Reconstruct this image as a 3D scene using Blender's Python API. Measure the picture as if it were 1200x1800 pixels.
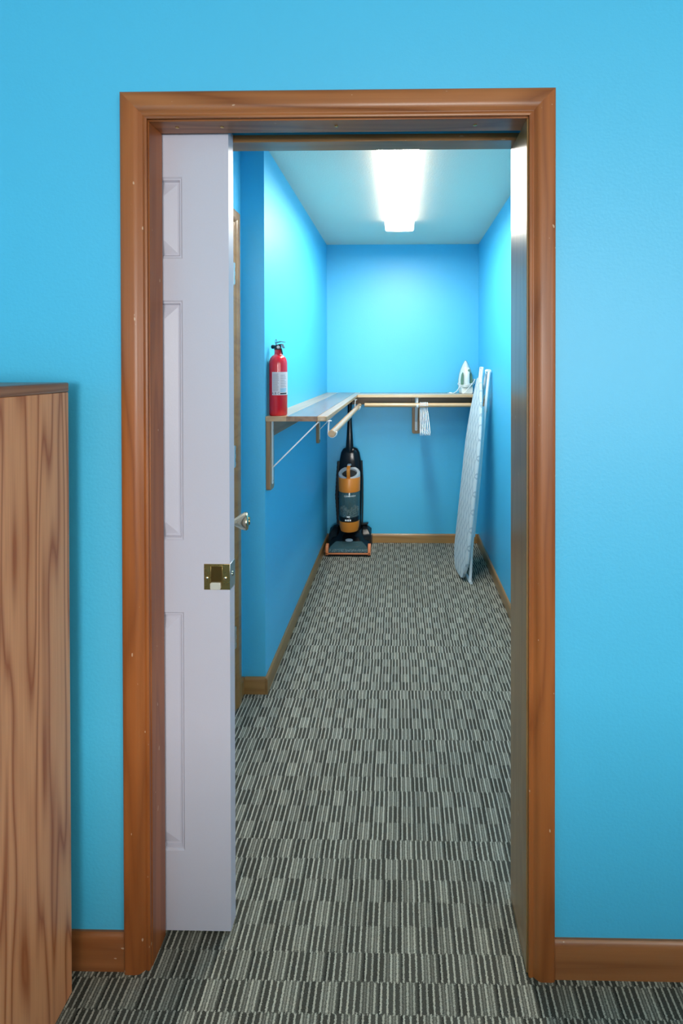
import bpy, bmesh, math, random
from mathutils import Vector, Matrix

random.seed(7)
for o in list(bpy.data.objects):
    bpy.data.objects.remove(o)
scene = bpy.context.scene
COL = scene.collection
PI = math.pi

# ------------------------------------------------------------------ camera
def rot(axis, a):
    return Matrix.Rotation(a, 3, axis)
cam_d = bpy.data.cameras.new('camera')
cam = bpy.data.objects.new('camera', cam_d)
COL.objects.link(cam)
cam_d.sensor_fit = 'VERTICAL'
cam_d.sensor_height = 36.0
cam_d.sensor_width = 24.0
cam_d.lens = 859.0 / 1800.0 * 36.0
cam_d.shift_x = -(690.115 - 600) / 1800.0
cam_d.shift_y = (646.243 - 900) / 1800.0
cam_d.clip_start = 0.02
Rm = rot('Z', 0.0155) @ rot('X', -0.0074) @ rot('Y', 0.0012)
base = Matrix(((1, 0, 0), (0, 0, -1), (0, 1, 0)))
cam.matrix_world = Matrix.Translation((0, 0, 1.4631)) @ (Rm @ base).to_4x4()
scene.camera = cam

# ------------------------------------------------------------------ world, window daylight, added side fill, exposure
world = bpy.data.worlds.new('world')
scene.world = world
world.use_nodes = True
bg = world.node_tree.nodes['Background']
bg.inputs[0].default_value = (0.75, 0.87, 1.0, 1)
bg.inputs[1].default_value = 1.0

WIN = (-0.60, 1.40, 0.92, 2.22)          # window in the wall behind the camera: x0, x1, z0, z1
YR = -5.2                               # inner face of that wall
ld = bpy.data.lights.new('window_daylight', 'AREA')
ld.shape = 'RECTANGLE'
ld.size = WIN[1] - WIN[0]
ld.size_y = WIN[3] - WIN[2]
ld.energy = 172
ld.color = (1.0, 0.97, 0.92)
lo = bpy.data.objects.new('window_daylight', ld)
COL.objects.link(lo)
lo.location = ((WIN[0] + WIN[1]) / 2, YR - 0.02, (WIN[2] + WIN[3]) / 2)
lo.rotation_euler = (PI / 2, 0, 0)
RX1 = 2.6                               # inner face of the front room's right wall
FILL_WIN = (-3.5, -1.7, 0.92, 2.22)          # unseen window added there for side fill: y0, y1, z0, z1
ld2 = bpy.data.lights.new('side_fill_light', 'AREA')  # added fill lamp, brightens the cabinet side and its shadow on the wall
ld2.shape = 'RECTANGLE'
ld2.size = FILL_WIN[3] - FILL_WIN[2]
ld2.size_y = FILL_WIN[1] - FILL_WIN[0]
ld2.energy = 62
ld2.color = (1.0, 0.96, 0.92)
lo2 = bpy.data.objects.new('side_fill_light', ld2)
COL.objects.link(lo2)
lo2.location = (RX1 + 0.02, (FILL_WIN[0] + FILL_WIN[1]) / 2, (FILL_WIN[2] + FILL_WIN[3]) / 2)
lo2.rotation_euler = (0, PI / 2, 0)
LAMP = 54.0                               # radiance of the closet light's diffuser

vs = scene.view_settings
scene.display_settings.display_device = 'sRGB'
vs.view_transform = 'Standard'
vs.look = 'None'
vs.exposure = 0.0
vs.gamma = 1.0
vs.use_curve_mapping = False

# ------------------------------------------------------------------ materials
def new_mat(name):
    m = bpy.data.materials.new(name)
    m.use_nodes = True
    nt = m.node_tree
    return m, nt, nt.nodes['Principled BSDF']

def N(nt, t, **kw):
    n = nt.nodes.new(t)
    for k, v in kw.items():
        setattr(n, k, v)
    return n

def setin(n, **kw):
    for k, v in kw.items():
        n.inputs[k.replace('_', ' ')].default_value = v

def plain(name, col, rough=0.5, metal=0.0, spec=0.5, trans=0.0, coat=0.0, alpha=1.0):
    m, nt, b = new_mat(name)
    b.inputs['Base Color'].default_value = (*col, 1)
    b.inputs['Roughness'].default_value = rough
    b.inputs['Metallic'].default_value = metal
    b.inputs['Specular IOR Level'].default_value = spec
    b.inputs['Transmission Weight'].default_value = trans
    b.inputs['Coat Weight'].default_value = coat
    b.inputs['Alpha'].default_value = alpha
    # very fine mottling so nothing is perfectly flat
    tc = N(nt, 'ShaderNodeTexCoord')
    nz = N(nt, 'ShaderNodeTexNoise')
    nz.inputs['Scale'].default_value = 90
    mr = N(nt, 'ShaderNodeMapRange')
    setin(mr, To_Min=max(0.0, rough - 0.04), To_Max=min(1.0, rough + 0.04))
    nt.links.new(tc.outputs['Object'], nz.inputs['Vector'])
    nt.links.new(nz.outputs[0], mr.inputs['Value'])
    nt.links.new(mr.outputs[0], b.inputs['Roughness'])
    return m

def paint(name, col, rough, bump, scale, spec=0.5):
    m, nt, b = new_mat(name)
    tc = N(nt, 'ShaderNodeTexCoord')
    n1 = N(nt, 'ShaderNodeTexNoise'); setin(n1, Scale=scale, Detail=3.0, Roughness=0.55)
    n2 = N(nt, 'ShaderNodeTexNoise'); setin(n2, Scale=2.2, Detail=2.0)
    nt.links.new(tc.outputs['Object'], n1.inputs['Vector'])
    nt.links.new(tc.outputs['Object'], n2.inputs['Vector'])
    cr = N(nt, 'ShaderNodeMix', data_type='RGBA')
    cr.inputs[6].default_value = (*[c * 0.97 for c in col], 1)
    cr.inputs[7].default_value = (*[min(1, c * 1.03) for c in col], 1)
    nt.links.new(n2.outputs[0], cr.inputs[0])
    nt.links.new(cr.outputs[2], b.inputs['Base Color'])
    bp = N(nt, 'ShaderNodeBump'); setin(bp, Strength=bump, Distance=0.004)
    nt.links.new(n1.outputs[0], bp.inputs['Height'])
    nt.links.new(bp.outputs[0], b.inputs['Normal'])
    b.inputs['Roughness'].default_value = rough
    b.inputs['Specular IOR Level'].default_value = spec
    return m

def wood(name, light, dark, axis='Z', scale=9.0, lines=7.0, rough=0.35, coat=0.0, contrast=1.0, specks=0.0, stretch=0.07, fibre=0.35, sharp=1.7):
    """varnished board: contour-line figure stretched along the grain plus fine pores"""
    m, nt, b = new_mat(name)
    L = nt.links.new
    tc = N(nt, 'ShaderNodeTexCoord')
    mp = N(nt, 'ShaderNodeMapping')
    s = [1.0, 1.0, 1.0]; s['XYZ'.index(axis)] = stretch
    mp.inputs['Scale'].default_value = s
    L(tc.outputs['Object'], mp.inputs['Vector'])
    n1 = N(nt, 'ShaderNodeTexNoise'); setin(n1, Scale=scale, Detail=2.0, Roughness=0.45, Distortion=0.25)
    L(mp.outputs[0], n1.inputs['Vector'])
    mu = N(nt, 'ShaderNodeMath', operation='MULTIPLY'); mu.inputs[1].default_value = lines * 2
    L(n1.outputs[0], mu.inputs[0])
    fr = N(nt, 'ShaderNodeMath', operation='PINGPONG'); fr.inputs[1].default_value = 1.0
    L(mu.outputs[0], fr.inputs[0])
    pw = N(nt, 'ShaderNodeMath', operation='POWER'); pw.inputs[1].default_value = sharp
    L(fr.outputs[0], pw.inputs[0])
    mp2 = N(nt, 'ShaderNodeMapping')
    s2 = [1.0, 1.0, 1.0]; s2['XYZ'.index(axis)] = 0.012
    mp2.inputs['Scale'].default_value = s2
    L(tc.outputs['Object'], mp2.inputs['Vector'])
    n2 = N(nt, 'ShaderNodeTexNoise'); setin(n2, Scale=420.0, Detail=2.0, Roughness=0.6)
    L(mp2.outputs[0], n2.inputs['Vector'])
    mixv = N(nt, 'ShaderNodeMath', operation='MULTIPLY_ADD')
    mixv.inputs[1].default_value = fibre
    L(n2.outputs[0], mixv.inputs[0])
    sc = N(nt, 'ShaderNodeMath', operation='MULTIPLY'); sc.inputs[1].default_value = 0.65 * contrast
    L(pw.outputs[0], sc.inputs[0])
    L(sc.outputs[0], mixv.inputs[2])
    cl = N(nt, 'ShaderNodeClamp'); L(mixv.outputs[0], cl.inputs[0])
    mx = N(nt, 'ShaderNodeMix', data_type='RGBA')
    mx.inputs[6].default_value = (*light, 1); mx.inputs[7].default_value = (*dark, 1)
    L(cl.outputs[0], mx.inputs[0])
    col = mx.outputs[2]
    if specks > 0:
        n3 = N(nt, 'ShaderNodeTexNoise'); setin(n3, Scale=95.0, Detail=1.0)
        mp3 = N(nt, 'ShaderNodeMapping'); s3 = [1.0, 1.0, 1.0]; s3['XYZ'.index(axis)] = 0.45
        mp3.inputs['Scale'].default_value = s3
        L(tc.outputs['Object'], mp3.inputs['Vector']); L(mp3.outputs[0], n3.inputs['Vector'])
        rp = N(nt, 'ShaderNodeMapRange'); setin(rp, From_Min=0.765, From_Max=0.79, To_Min=0.0, To_Max=specks)
        L(n3.outputs[0], rp.inputs['Value'])
        m2 = N(nt, 'ShaderNodeMix', data_type='RGBA')
        m2.inputs[7].default_value = (0.75, 0.55, 0.38, 1)
        L(rp.outputs[0], m2.inputs[0]); L(col, m2.inputs[6]); col = m2.outputs[2]
    L(col, b.inputs['Base Color'])
    b.inputs['Roughness'].default_value = rough
    b.inputs['Coat Weight'].default_value = coat
    b.inputs['Coat Roughness'].default_value = 0.18
    bp = N(nt, 'ShaderNodeBump'); setin(bp, Strength=0.06, Distance=0.002)
    L(n2.outputs[0], bp.inputs['Height']); L(bp.outputs[0], b.inputs['Normal'])
    return m

def carpet_mat():
    m, nt, b = new_mat('striped_carpet')
    L = nt.links.new
    def M(op, a, bb=None, c=None):
        n = N(nt, 'ShaderNodeMath', operation=op)
        for i, v in enumerate((a, bb, c)):
            if v is None:
                continue
            if isinstance(v, (int, float)):
                n.inputs[i].default_value = v
            else:
                L(v, n.inputs[i])
        return n.outputs[0]
    tc = N(nt, 'ShaderNodeTexCoord')
    nj = N(nt, 'ShaderNodeTexNoise'); setin(nj, Scale=330.0, Detail=1.0)
    L(tc.outputs['Object'], nj.inputs['Vector'])
    njc = N(nt, 'ShaderNodeSeparateColor'); L(nj.outputs[1], njc.inputs[0])
    sx = N(nt, 'ShaderNodeSeparateXYZ'); L(tc.outputs['Object'], sx.inputs[0])
    x = M('ADD', sx.outputs[0], M('MULTIPLY', M('SUBTRACT', njc.outputs[0], 0.5), 0.0045))
    y = M('ADD', sx.outputs[1], M('MULTIPLY', M('SUBTRACT', njc.outputs[1], 0.5), 0.014))
    rowf = M('DIVIDE', M('ADD', y, 0.005), 0.0575)
    row = M('FLOOR', rowf)
    alt = M('MULTIPLY', M('FLOORED_MODULO', row, 2.0), 0.5)
    wn = N(nt, 'ShaderNodeTexWhiteNoise', noise_dimensions='1D'); L(row, wn.inputs['W'])
    jit = M('MULTIPLY', M('SUBTRACT', wn.outputs[0], 0.5), 0.09)
    u = M('ADD', M('ADD', M('DIVIDE', x, 0.0915), alt), jit)
    uf = M('FRACT', u)
    cell = M('MULTIPLY', uf, 6.0)
    cf = M('FRACT', cell)
    ci = M('FLOOR', cell)
    # thin light line at each boundary
    line = M('LESS_THAN', cf, 0.30)
    dark = M('LESS_THAN', ci, 2.5)
    edge = M('MULTIPLY', M('GREATER_THAN', cell, 5.55), 1.0)
    wn2 = N(nt, 'ShaderNodeTexWhiteNoise', noise_dimensions='2D')
    cv = N(nt, 'ShaderNodeCombineXYZ'); L(M('FLOOR', M('MULTIPLY', u, 6.0)), cv.inputs[0]); L(row, cv.inputs[1])
    L(cv.outputs[0], wn2.inputs['Vector'])
    var = wn2.outputs[0]
    # value: dark group 0.05, light group 0.22, lines 0.42
    body = M('ADD', M('MULTIPLY', dark, -0.31), M('ADD', 0.49, M('MULTIPLY', var, 0.16)))
    body = M('ADD', body, M('MULTIPLY', edge, -0.40))
    linev = M('ADD', 0.84, M('MULTIPLY', var, 0.16))
    mixl = N(nt, 'ShaderNodeMix', data_type='FLOAT')
    L(line, mixl.inputs[0]); L(body, mixl.inputs[2]); L(linev, mixl.inputs[3])
    sub = M('MULTIPLY', M('MULTIPLY', M('GREATER_THAN', cf, 0.56), M('LESS_THAN', cf, 0.80)), M('SUBTRACT', 1.0, dark))
    v = M('ADD', mixl.outputs[0], M('MULTIPLY', M('SUBTRACT', M('MULTIPLY', sub, 2.0), M('SUBTRACT', 1.0, dark)), M('MULTIPLY', M('SUBTRACT', 1.0, line), 0.09)))
    nf = N(nt, 'ShaderNodeTexNoise'); setin(nf, Scale=520.0, Detail=2.0, Roughness=0.7)
    L(tc.outputs['Object'], nf.inputs['Vector'])
    v = M('ADD', v, M('MULTIPLY', M('SUBTRACT', nf.outputs[0], 0.5), 0.95))
    cr = N(nt, 'ShaderNodeValToRGB')
    e = cr.color_ramp.elements
    e[0].position = 0.0; e[0].color = (0.024, 0.024, 0.020, 1)
    e[1].position = 1.0; e[1].color = (0.63, 0.615, 0.51, 1)
    k = cr.color_ramp.elements.new(0.5); k.color = (0.146, 0.144, 0.119, 1)
    k = cr.color_ramp.elements.new(0.75); k.color = (0.315, 0.31, 0.256, 1)
    L(v, cr.inputs[0])
    L(cr.outputs[0], b.inputs['Base Color'])
    b.inputs['Roughness'].default_value = 0.95
    b.inputs['Specular IOR Level'].default_value = 0.1
    bp = N(nt, 'ShaderNodeBump'); setin(bp, Strength=0.6, Distance=0.004)
    L(M('ADD', nf.outputs[0], M('MULTIPLY', v, 0.4)), bp.inputs['Height'])
    L(bp.outputs[0], b.inputs['Normal'])
    return m

def cover_mat():
    """pale ironing-board cover with an interlaced wavy lattice print"""
    m, nt, b = new_mat('ironing_cover')
    L = nt.links.new
    def M(op, a, bb=None):
        n = N(nt, 'ShaderNodeMath', operation=op)
        for i, v in enumerate((a, bb)):
            if v is None: continue
            if isinstance(v, (int, float)): n.inputs[i].default_value = v
            else: L(v, n.inputs[i])
        return n.outputs[0]
    tc = N(nt, 'ShaderNodeTexCoord'); sx = N(nt, 'ShaderNodeSeparateXYZ'); L(tc.outputs['Object'], sx.inputs[0])
    y = sx.outputs[1]; z = sx.outputs[2]
    yy = M('DIVIDE', y, 0.062)
    acc = None
    for ph in (0.0, PI):
        w = M('ADD', yy, M('MULTIPLY', M('SINE', M('ADD', M('MULTIPLY', z, 2 * PI / 0.24), ph)), 0.50))
        d = M('ABSOLUTE', M('SUBTRACT', M('FRACT', w), 0.5))
        l = M('LESS_THAN', d, 0.075)
        acc = l if acc is None else M('MAXIMUM', acc, l)
    mx = N(nt, 'ShaderNodeMix', data_type='RGBA')
    mx.inputs[6].default_value = (0.66, 0.74, 0.76, 1); mx.inputs[7].default_value = (0.42, 0.52, 0.57, 1)
    L(acc, mx.inputs[0]); L(mx.outputs[2], b.inputs['Base Color'])
    b.inputs['Roughness'].default_value = 0.85
    nz = N(nt, 'ShaderNodeTexNoise'); setin(nz, Scale=500.0)
    bp = N(nt, 'ShaderNodeBump'); setin(bp, Strength=0.2, Distance=0.002)
    L(tc.outputs['Object'], nz.inputs['Vector']); L(nz.outputs[0], bp.inputs['Height']); L(bp.outputs[0], b.inputs['Normal'])
    return m

def emit_mat(name, col, strength):
    m, nt, b = new_mat(name)
    b.inputs['Base Color'].default_value = (0.9, 0.9, 0.9, 1)
    b.inputs['Emission Color'].default_value = (*col, 1)
    b.inputs['Emission Strength'].default_value = strength
    b.inputs['Roughness'].default_value = 0.4
    return m

def debris_mat():
    m, nt, b = new_mat('lint')
    tc = N(nt, 'ShaderNodeTexCoord'); nz = N(nt, 'ShaderNodeTexNoise'); setin(nz, Scale=160.0, Detail=3.0)
    cr = N(nt, 'ShaderNodeValToRGB')
    cr.color_ramp.elements[0].position = 0.42; cr.color_ramp.elements[0].color = (0.03, 0.05, 0.05, 1)
    cr.color_ramp.elements[1].position = 0.62; cr.color_ramp.elements[1].color = (0.7, 0.7, 0.64, 1)
    nt.links.new(tc.outputs['Object'], nz.inputs['Vector']); nt.links.new(nz.outputs[0], cr.inputs[0])
    nt.links.new(cr.outputs[0], b.inputs['Base Color']); b.inputs['Roughness'].default_value = 0.9
    return m

BLUE = (0.060, 0.53, 0.83)
MT = {
    'blue': paint('blue_paint', BLUE, 0.50, 0.14, 130.0, 1.0),
    'ceil': paint('ceiling_paint', (0.90, 0.80, 0.68), 0.8, 0.35, 120.0, 0.3),
    'carpet': carpet_mat(),
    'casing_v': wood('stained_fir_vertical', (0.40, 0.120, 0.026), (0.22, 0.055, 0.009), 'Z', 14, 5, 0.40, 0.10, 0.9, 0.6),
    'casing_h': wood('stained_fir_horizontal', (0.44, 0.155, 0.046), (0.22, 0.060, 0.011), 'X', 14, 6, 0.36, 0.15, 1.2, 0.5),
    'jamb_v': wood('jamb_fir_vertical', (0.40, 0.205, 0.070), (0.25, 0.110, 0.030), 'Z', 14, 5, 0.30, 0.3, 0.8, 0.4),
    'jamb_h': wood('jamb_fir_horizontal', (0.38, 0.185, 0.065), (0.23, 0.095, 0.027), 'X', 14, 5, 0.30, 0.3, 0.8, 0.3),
    'base_x': wood('baseboard_wood_x', (0.42, 0.155, 0.050), (0.22, 0.066, 0.018), 'X', 14, 4, 0.3, 0.3, 0.8, 0.7),
    'base_y': wood('baseboard_wood_y', (0.36, 0.195, 0.068), (0.21, 0.098, 0.028), 'Y', 14, 4, 0.3, 0.3, 0.8),
    'base_b': wood('baseboard_wood_back', (0.44, 0.245, 0.085), (0.27, 0.125, 0.038), 'X', 14, 4, 0.3, 0.3, 0.8),
    'oak_z': wood('oak_veneer', (0.94, 0.42, 0.19), (0.46, 0.125, 0.036), 'Z', 12, 8, 0.42, 0.12, 1.25, 0, 0.065, 0.45, 2.6),
    'oak_y': wood('oak_edge', (0.42, 0.185, 0.090), (0.20, 0.072, 0.030), 'Y', 16, 6, 0.4, 0.1, 1.0),
    'birch_y': wood('light_plank_y', (0.55, 0.37, 0.21), (0.38, 0.225, 0.11), 'Y', 14, 4, 0.3, 0.3, 0.7),
    'walnut_y': wood('dark_plank_y', (0.33, 0.20, 0.115), (0.17, 0.085, 0.045), 'Y', 14, 5, 0.25, 0.4, 0.9),
    'birch_x': wood('light_plank_x', (0.66, 0.45, 0.25), (0.48, 0.28, 0.13), 'X', 14, 4, 0.3, 0.3, 0.7),
    'walnut_x': wood('dark_plank_x', (0.30, 0.18, 0.105), (0.16, 0.08, 0.042), 'X', 14, 5, 0.25, 0.4, 0.9),
    'plate': wood('bracket_block_wood', (0.42, 0.235, 0.105), (0.22, 0.105, 0.042), 'Z', 16, 4, 0.4, 0.2, 0.8),
    'cleat_y': wood('cleat_wood_y', (0.36, 0.22, 0.12), (0.20, 0.105, 0.05), 'Y', 14, 4, 0.45, 0.1, 0.8),
    'cleat_x': wood('cleat_wood_x', (0.36, 0.22, 0.12), (0.20, 0.105, 0.05), 'X', 14, 4, 0.45, 0.1, 0.8),
    'doorpaint': paint('door_white', (0.58, 0.56, 0.65), 0.4, 0.04, 220.0, 0.4),
    'white_metal': plain('white_enamel', (0.82, 0.84, 0.85), 0.3),
    'white_plastic': plain('white_plastic', (0.85, 0.87, 0.88), 0.35),
    'brass': plain('aged_brass', (0.50, 0.33, 0.12), 0.28, 1.0),
    'brass_dark': plain('dark_brass', (0.16, 0.095, 0.03), 0.4, 1.0),
    'nickel': plain('satin_nickel', (0.62, 0.55, 0.40), 0.22, 1.0),
    'thumb': plain('polished_nickel', (0.80, 0.76, 0.66), 0.3, 0.35),
    'steel': plain('zinc_steel', (0.62, 0.66, 0.66), 0.3, 1.0),
    'gunmetal': plain('dark_chrome', (0.16, 0.17, 0.18), 0.3, 0.8),
    'red': plain('red_enamel', (0.60, 0.008, 0.022), 0.25, 0.0, 0.5, 0, 0.5),
    'label': plain('label_paper', (0.58, 0.57, 0.60), 0.5),
    'ink': plain('label_ink', (0.02, 0.022, 0.025), 0.6),
    'ink_grey': plain('label_small_print', (0.26, 0.26, 0.30), 0.6),
    'ink_blue': plain('label_blue_print', (0.20, 0.45, 0.62), 0.6),
    'black': plain('black_plastic', (0.005, 0.006, 0.008), 0.16, 0.0, 0.35),
    'black_matt': plain('black_rubber', (0.012, 0.013, 0.014), 0.55),
    'orange': plain('orange_plastic', (0.60, 0.195, 0.018), 0.35),
    'salmon': plain('salmon_trim', (0.78, 0.24, 0.09), 0.4),
    'silver': plain('silver_plastic', (0.50, 0.56, 0.60), 0.3, 0.3),
    'tank': plain('smoked_tank', (0.06, 0.13, 0.145), 0.08, 0.0, 0.5, 0.0, 0.0, 0.66),
    'lint': debris_mat(),
    'green': plain('sage_plastic', (0.13, 0.26, 0.18), 0.4),
    'iron_white': plain('iron_shell', (0.74, 0.79, 0.76), 0.3),
    'sole': plain('soleplate_metal', (0.35, 0.40, 0.42), 0.3, 0.9),
    'cord': plain('cord_pvc', (0.70, 0.75, 0.76), 0.45),
    'cover': cover_mat(),
    'lens': emit_mat('light_diffuser', (1.0, 0.94, 0.84), LAMP),
    'lens_side': emit_mat('light_diffuser_side', (1.0, 0.94, 0.84), LAMP * 0.050),
    'endcap': emit_mat('light_end_cap', (1.0, 0.94, 0.84), LAMP * 0.02),
    'room_white': paint('white_trim', (0.75, 0.75, 0.75), 0.5, 0.03, 150.0),
    'glass': plain('window_glass', (0.9, 0.95, 0.97), 0.05, 0.0, 0.5, 0.0, 0.0, 0.12),
}

# ------------------------------------------------------------------ mesh helpers
class MB:
    def __init__(self):
        self.v = []; self.f = []
    def add(self, vs_, fs):
        k = len(self.v)
        self.v += [tuple(p) for p in vs_]
        self.f += [tuple(i + k for i in f) for f in fs]
        return self
    def box(self, x0, x1, y0, y1, z0, z1):
        x0, x1 = sorted((x0, x1)); y0, y1 = sorted((y0, y1)); z0, z1 = sorted((z0, z1))
        return self.add([(x0, y0, z0), (x1, y0, z0), (x1, y1, z0), (x0, y1, z0),
                         (x0, y0, z1), (x1, y0, z1), (x1, y1, z1), (x0, y1, z1)],
                        [(0, 3, 2, 1), (4, 5, 6, 7), (0, 1, 5, 4), (1, 2, 6, 5), (2, 3, 7, 6), (3, 0, 4, 7)])
    def loft(self, rings, caps=True, closed=True):
        n = len(rings[0]); k = len(self.v); fs = []
        for r in rings: self.v += [tuple(p) for p in r]
        for j in range(len(rings) - 1):
            for i in range(n if closed else n - 1):
                a = k + j * n + i; b_ = k + j * n + (i + 1) % n
                fs.append((a, b_, b_ + n, a + n))
        if caps:
            fs.append(tuple(k + i for i in reversed(range(n))))
            fs.append(tuple(k + (len(rings) - 1) * n + i for i in range(n)))
        self.f += fs
        return self
    def tube(self, pts, r, seg=10, caps=True):
        pts = [Vector(p) for p in pts]
        rs = r if isinstance(r, (list, tuple)) else [r] * len(pts)
        rings = []; up = None
        for i, p in enumerate(pts):
            t = (pts[min(i + 1, len(pts) - 1)] - pts[max(i - 1, 0)]).normalized()
            if up is None:
                up = Vector((0, 0, 1)) if abs(t.z) < 0.9 else Vector((1, 0, 0))
            a = t.cross(up).normalized(); up = a.cross(t).normalized()
            rings.append([p + a * math.cos(2 * PI * k / seg) * rs[i] + up * math.sin(2 * PI * k / seg) * rs[i] for k in range(seg)])
        return self.loft(rings, caps)
    def lathe(self, prof, c, axis=(0, 0, 1), seg=32, sx=1.0, sy=1.0):
        """prof: (radius, height) pairs along axis from c"""
        ax = Vector(axis).normalized()
        a = ax.orthogonal().normalized() if abs(ax.z) < 0.99 else Vector((1, 0, 0))
        b_ = ax.cross(a).normalized(); c = Vector(c)
        rings = [[c + ax * h + a * math.cos(2 * PI * k / seg) * r * sx + b_ * math.sin(2 * PI * k / seg) * r * sy for k in range(seg)] for r, h in prof]
        return self.loft(rings, True)
    def prism(self, outline, d0, d1, plane='XZ'):
        """closed 2-d outline extruded along the remaining axis from d0 to d1"""
        def P(q, d):
            if plane == 'XZ': return (q[0], d, q[1])
            if plane == 'YZ': return (d, q[0], q[1])
            return (q[0], q[1], d)
        return self.loft([[P(q, d0) for q in outline], [P(q, d1) for q in outline]])
    def build(self, name, mat, parent=None, bevel=0.0, smooth=35, segs=2, origin=None):
        me = bpy.data.meshes.new(name)
        off = Vector((0, 0, 0))
        p = parent
        while p is not None:
            off += p.location; p = p.parent
        if origin is not None:
            off = Vector(origin)
        me.from_pydata([tuple(Vector(q) - off) for q in self.v], [], self.f)
        bm = bmesh.new(); bm.from_mesh(me); bmesh.ops.recalc_face_normals(bm, faces=bm.faces); bm.to_mesh(me); bm.free()
        me.materials.append(MT[mat])
        if smooth:
            me.shade_smooth(); me.set_sharp_from_angle(angle=math.radians(smooth))
        o = bpy.data.objects.new(name, me); COL.objects.link(o)
        if parent is not None: o.parent = parent
        if origin is not None: o.location = off
        if bevel > 0:
            md = o.modifiers.new('bevel', 'BEVEL'); md.width = bevel; md.segments = segs
            md.limit_method = 'ANGLE'; md.angle_limit = math.radians(40); md.harden_normals = False
        return o

def tag(o, label, cat, group=None):
    o['label'] = label; o['category'] = cat
    if group: o['group'] = group
    return o
def struct(o):
    o['kind'] = 'structure'; return o
def empty(name, loc, rz=0.0):
    o = bpy.data.objects.new(name, None); COL.objects.link(o)
    o.empty_display_size = 0.05
    o.location = loc; o.rotation_euler = (0, 0, rz)
    return o
def copy_tree(o, parent=None):
    c = o.copy(); COL.objects.link(c); c.parent = parent
    for ch in list(o.children): copy_tree(ch, c)
    return c
def box(*a): return MB().box(*a)
def round_rect(x0, x1, z0, z1, r, n=5, corners='all'):
    out = []
    for (cx, cz, a0, key) in ((x1 - r, z1 - r, 0, 'tr'), (x0 + r, z1 - r, 90, 'tl'), (x0 + r, z0 + r, 180, 'bl'), (x1 - r, z0 + r, 270, 'br')):
        if corners == 'all' or key in corners:
            for k in range(n + 1):
                a = math.radians(a0 + 90 * k / n); out.append((cx + r * math.cos(a), cz + r * math.sin(a)))
        else:
            out.append({'tr': (x1, z1), 'tl': (x0, z1), 'bl': (x0, z0), 'br': (x1, z0)}[key])
    return out
def text_mesh(body, size, align='CENTER'):
    """flat letter outlines as (verts2d, faces), no object left behind"""
    cu = bpy.data.curves.new('lettering', 'FONT'); cu.body = body; cu.size = size; cu.align_x = align
    cu.resolution_u = 2; cu.fill_mode = 'FRONT'
    to = bpy.data.objects.new('lettering', cu); COL.objects.link(to)
    dg = bpy.context.evaluated_depsgraph_get()
    me = bpy.data.meshes.new_from_object(to.evaluated_get(dg))
    vs_ = [(v.co.x, v.co.y) for v in me.vertices]; fs = [tuple(p.vertices) for p in me.polygons]
    bpy.data.objects.remove(to); bpy.data.curves.remove(cu); bpy.data.meshes.remove(me)
    return vs_, fs

# ------------------------------------------------------------------ key planes
YW, YB = 1.168, 1.335                    # front and rear face of the doorway wall
XL, XR = -0.6015, 0.6375                 # closet side walls
YE = 3.9985                              # closet end wall
XA, YT = -0.7055, 2.157                  # alcove side wall, return wall
ZC = 2.44
JL, JR, JT = -0.6026, 0.3004, 2.0455     # clear opening
RX0 = -2.3                     # front room

# ------------------------------------------------------------------ setting: floor, ceiling, walls
struct(box(RX0 - .1, RX1 + .1, YR - .15, YE + .12, -0.08, 0).build('floor', 'carpet', smooth=0))
struct(box(RX0 - .1, RX1 + .1, YR - .15, YE + .12, ZC, ZC + 0.08).build('ceiling', 'ceil', smooth=0))
m = MB()
m.box(RX0, JL - .018, YW, YW + .065, 0, ZC)                    # skin in front of the pocket
m.box(RX0, JL - .018, YB - .055, YB, 0, ZC)                    # skin behind the pocket
m.box(RX0, -1.62, YW + .065, YB - .055, 0, ZC)                 # blind end of the pocket
m.box(JL - .018, JR + .018, YW, YW + .0624, JT + .019, ZC)
m.box(JL - .018, JR + .018, YB - .0544, YB, JT + .019, ZC)
m.box(-1.62, JR + .018, YW + .0624, YB - .0544, 2.10, ZC)
m.box(JR + .018, RX1, YW, YB, 0, ZC)
struct(m.build('wall_front', 'blue', smooth=0))
struct(box(XA - .10, XL, YT, YE + .1, 0, ZC).build('wall_left', 'blue', smooth=0))
struct(box(XR, XR + .1, YB, YE + .1, 0, ZC).build('wall_right', 'blue', smooth=0))
struct(box(XL, XR, YE, YE + .1, 0, ZC).build('wall_back', 'blue', smooth=0))
DY0, DY1, DZ = 1.412, 2.026, 2.045       # opening of the second door in the alcove side wall
m = MB()
m.box(XA - .10, XA, YB, DY0, 0, ZC); m.box(XA - .10, XA, DY1, YT, 0, ZC); m.box(XA - .10, XA, DY0, DY1, DZ, ZC)
struct(m.build('wall_side', 'blue', smooth=0))
m = MB()
m.box(-1.75, -1.65, YB, 2.6, 0, ZC); m.box(-1.65, XA - .10, 2.5, 2.6, 0, ZC)
struct(m.build('wall_beyond', 'blue', smooth=0))
struct(box(RX0 - .1, RX0, YR, YB, 0, ZC).build('wall_room_left', 'blue', smooth=0))
m = MB()
m.box(RX1, RX1 + .12, YR, FILL_WIN[0], 0, ZC); m.box(RX1, RX1 + .12, FILL_WIN[1], YB, 0, ZC)
m.box(RX1, RX1 + .12, FILL_WIN[0], FILL_WIN[1], 0, FILL_WIN[2]); m.box(RX1, RX1 + .12, FILL_WIN[0], FILL_WIN[1], FILL_WIN[3], ZC)
struct(m.build('wall_room_right', 'room_white', smooth=0))
m = MB(); m.box(-1.2, .10, -1.12, -1.0, 0, .68); m.box(.10, RX1, -1.12, -1.0, 0, .77)      # added unseen half-height partition, blocks window light from floor and lower wall
struct(m.build('light_block_low', 'blue', smooth=0))
m = MB()
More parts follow.
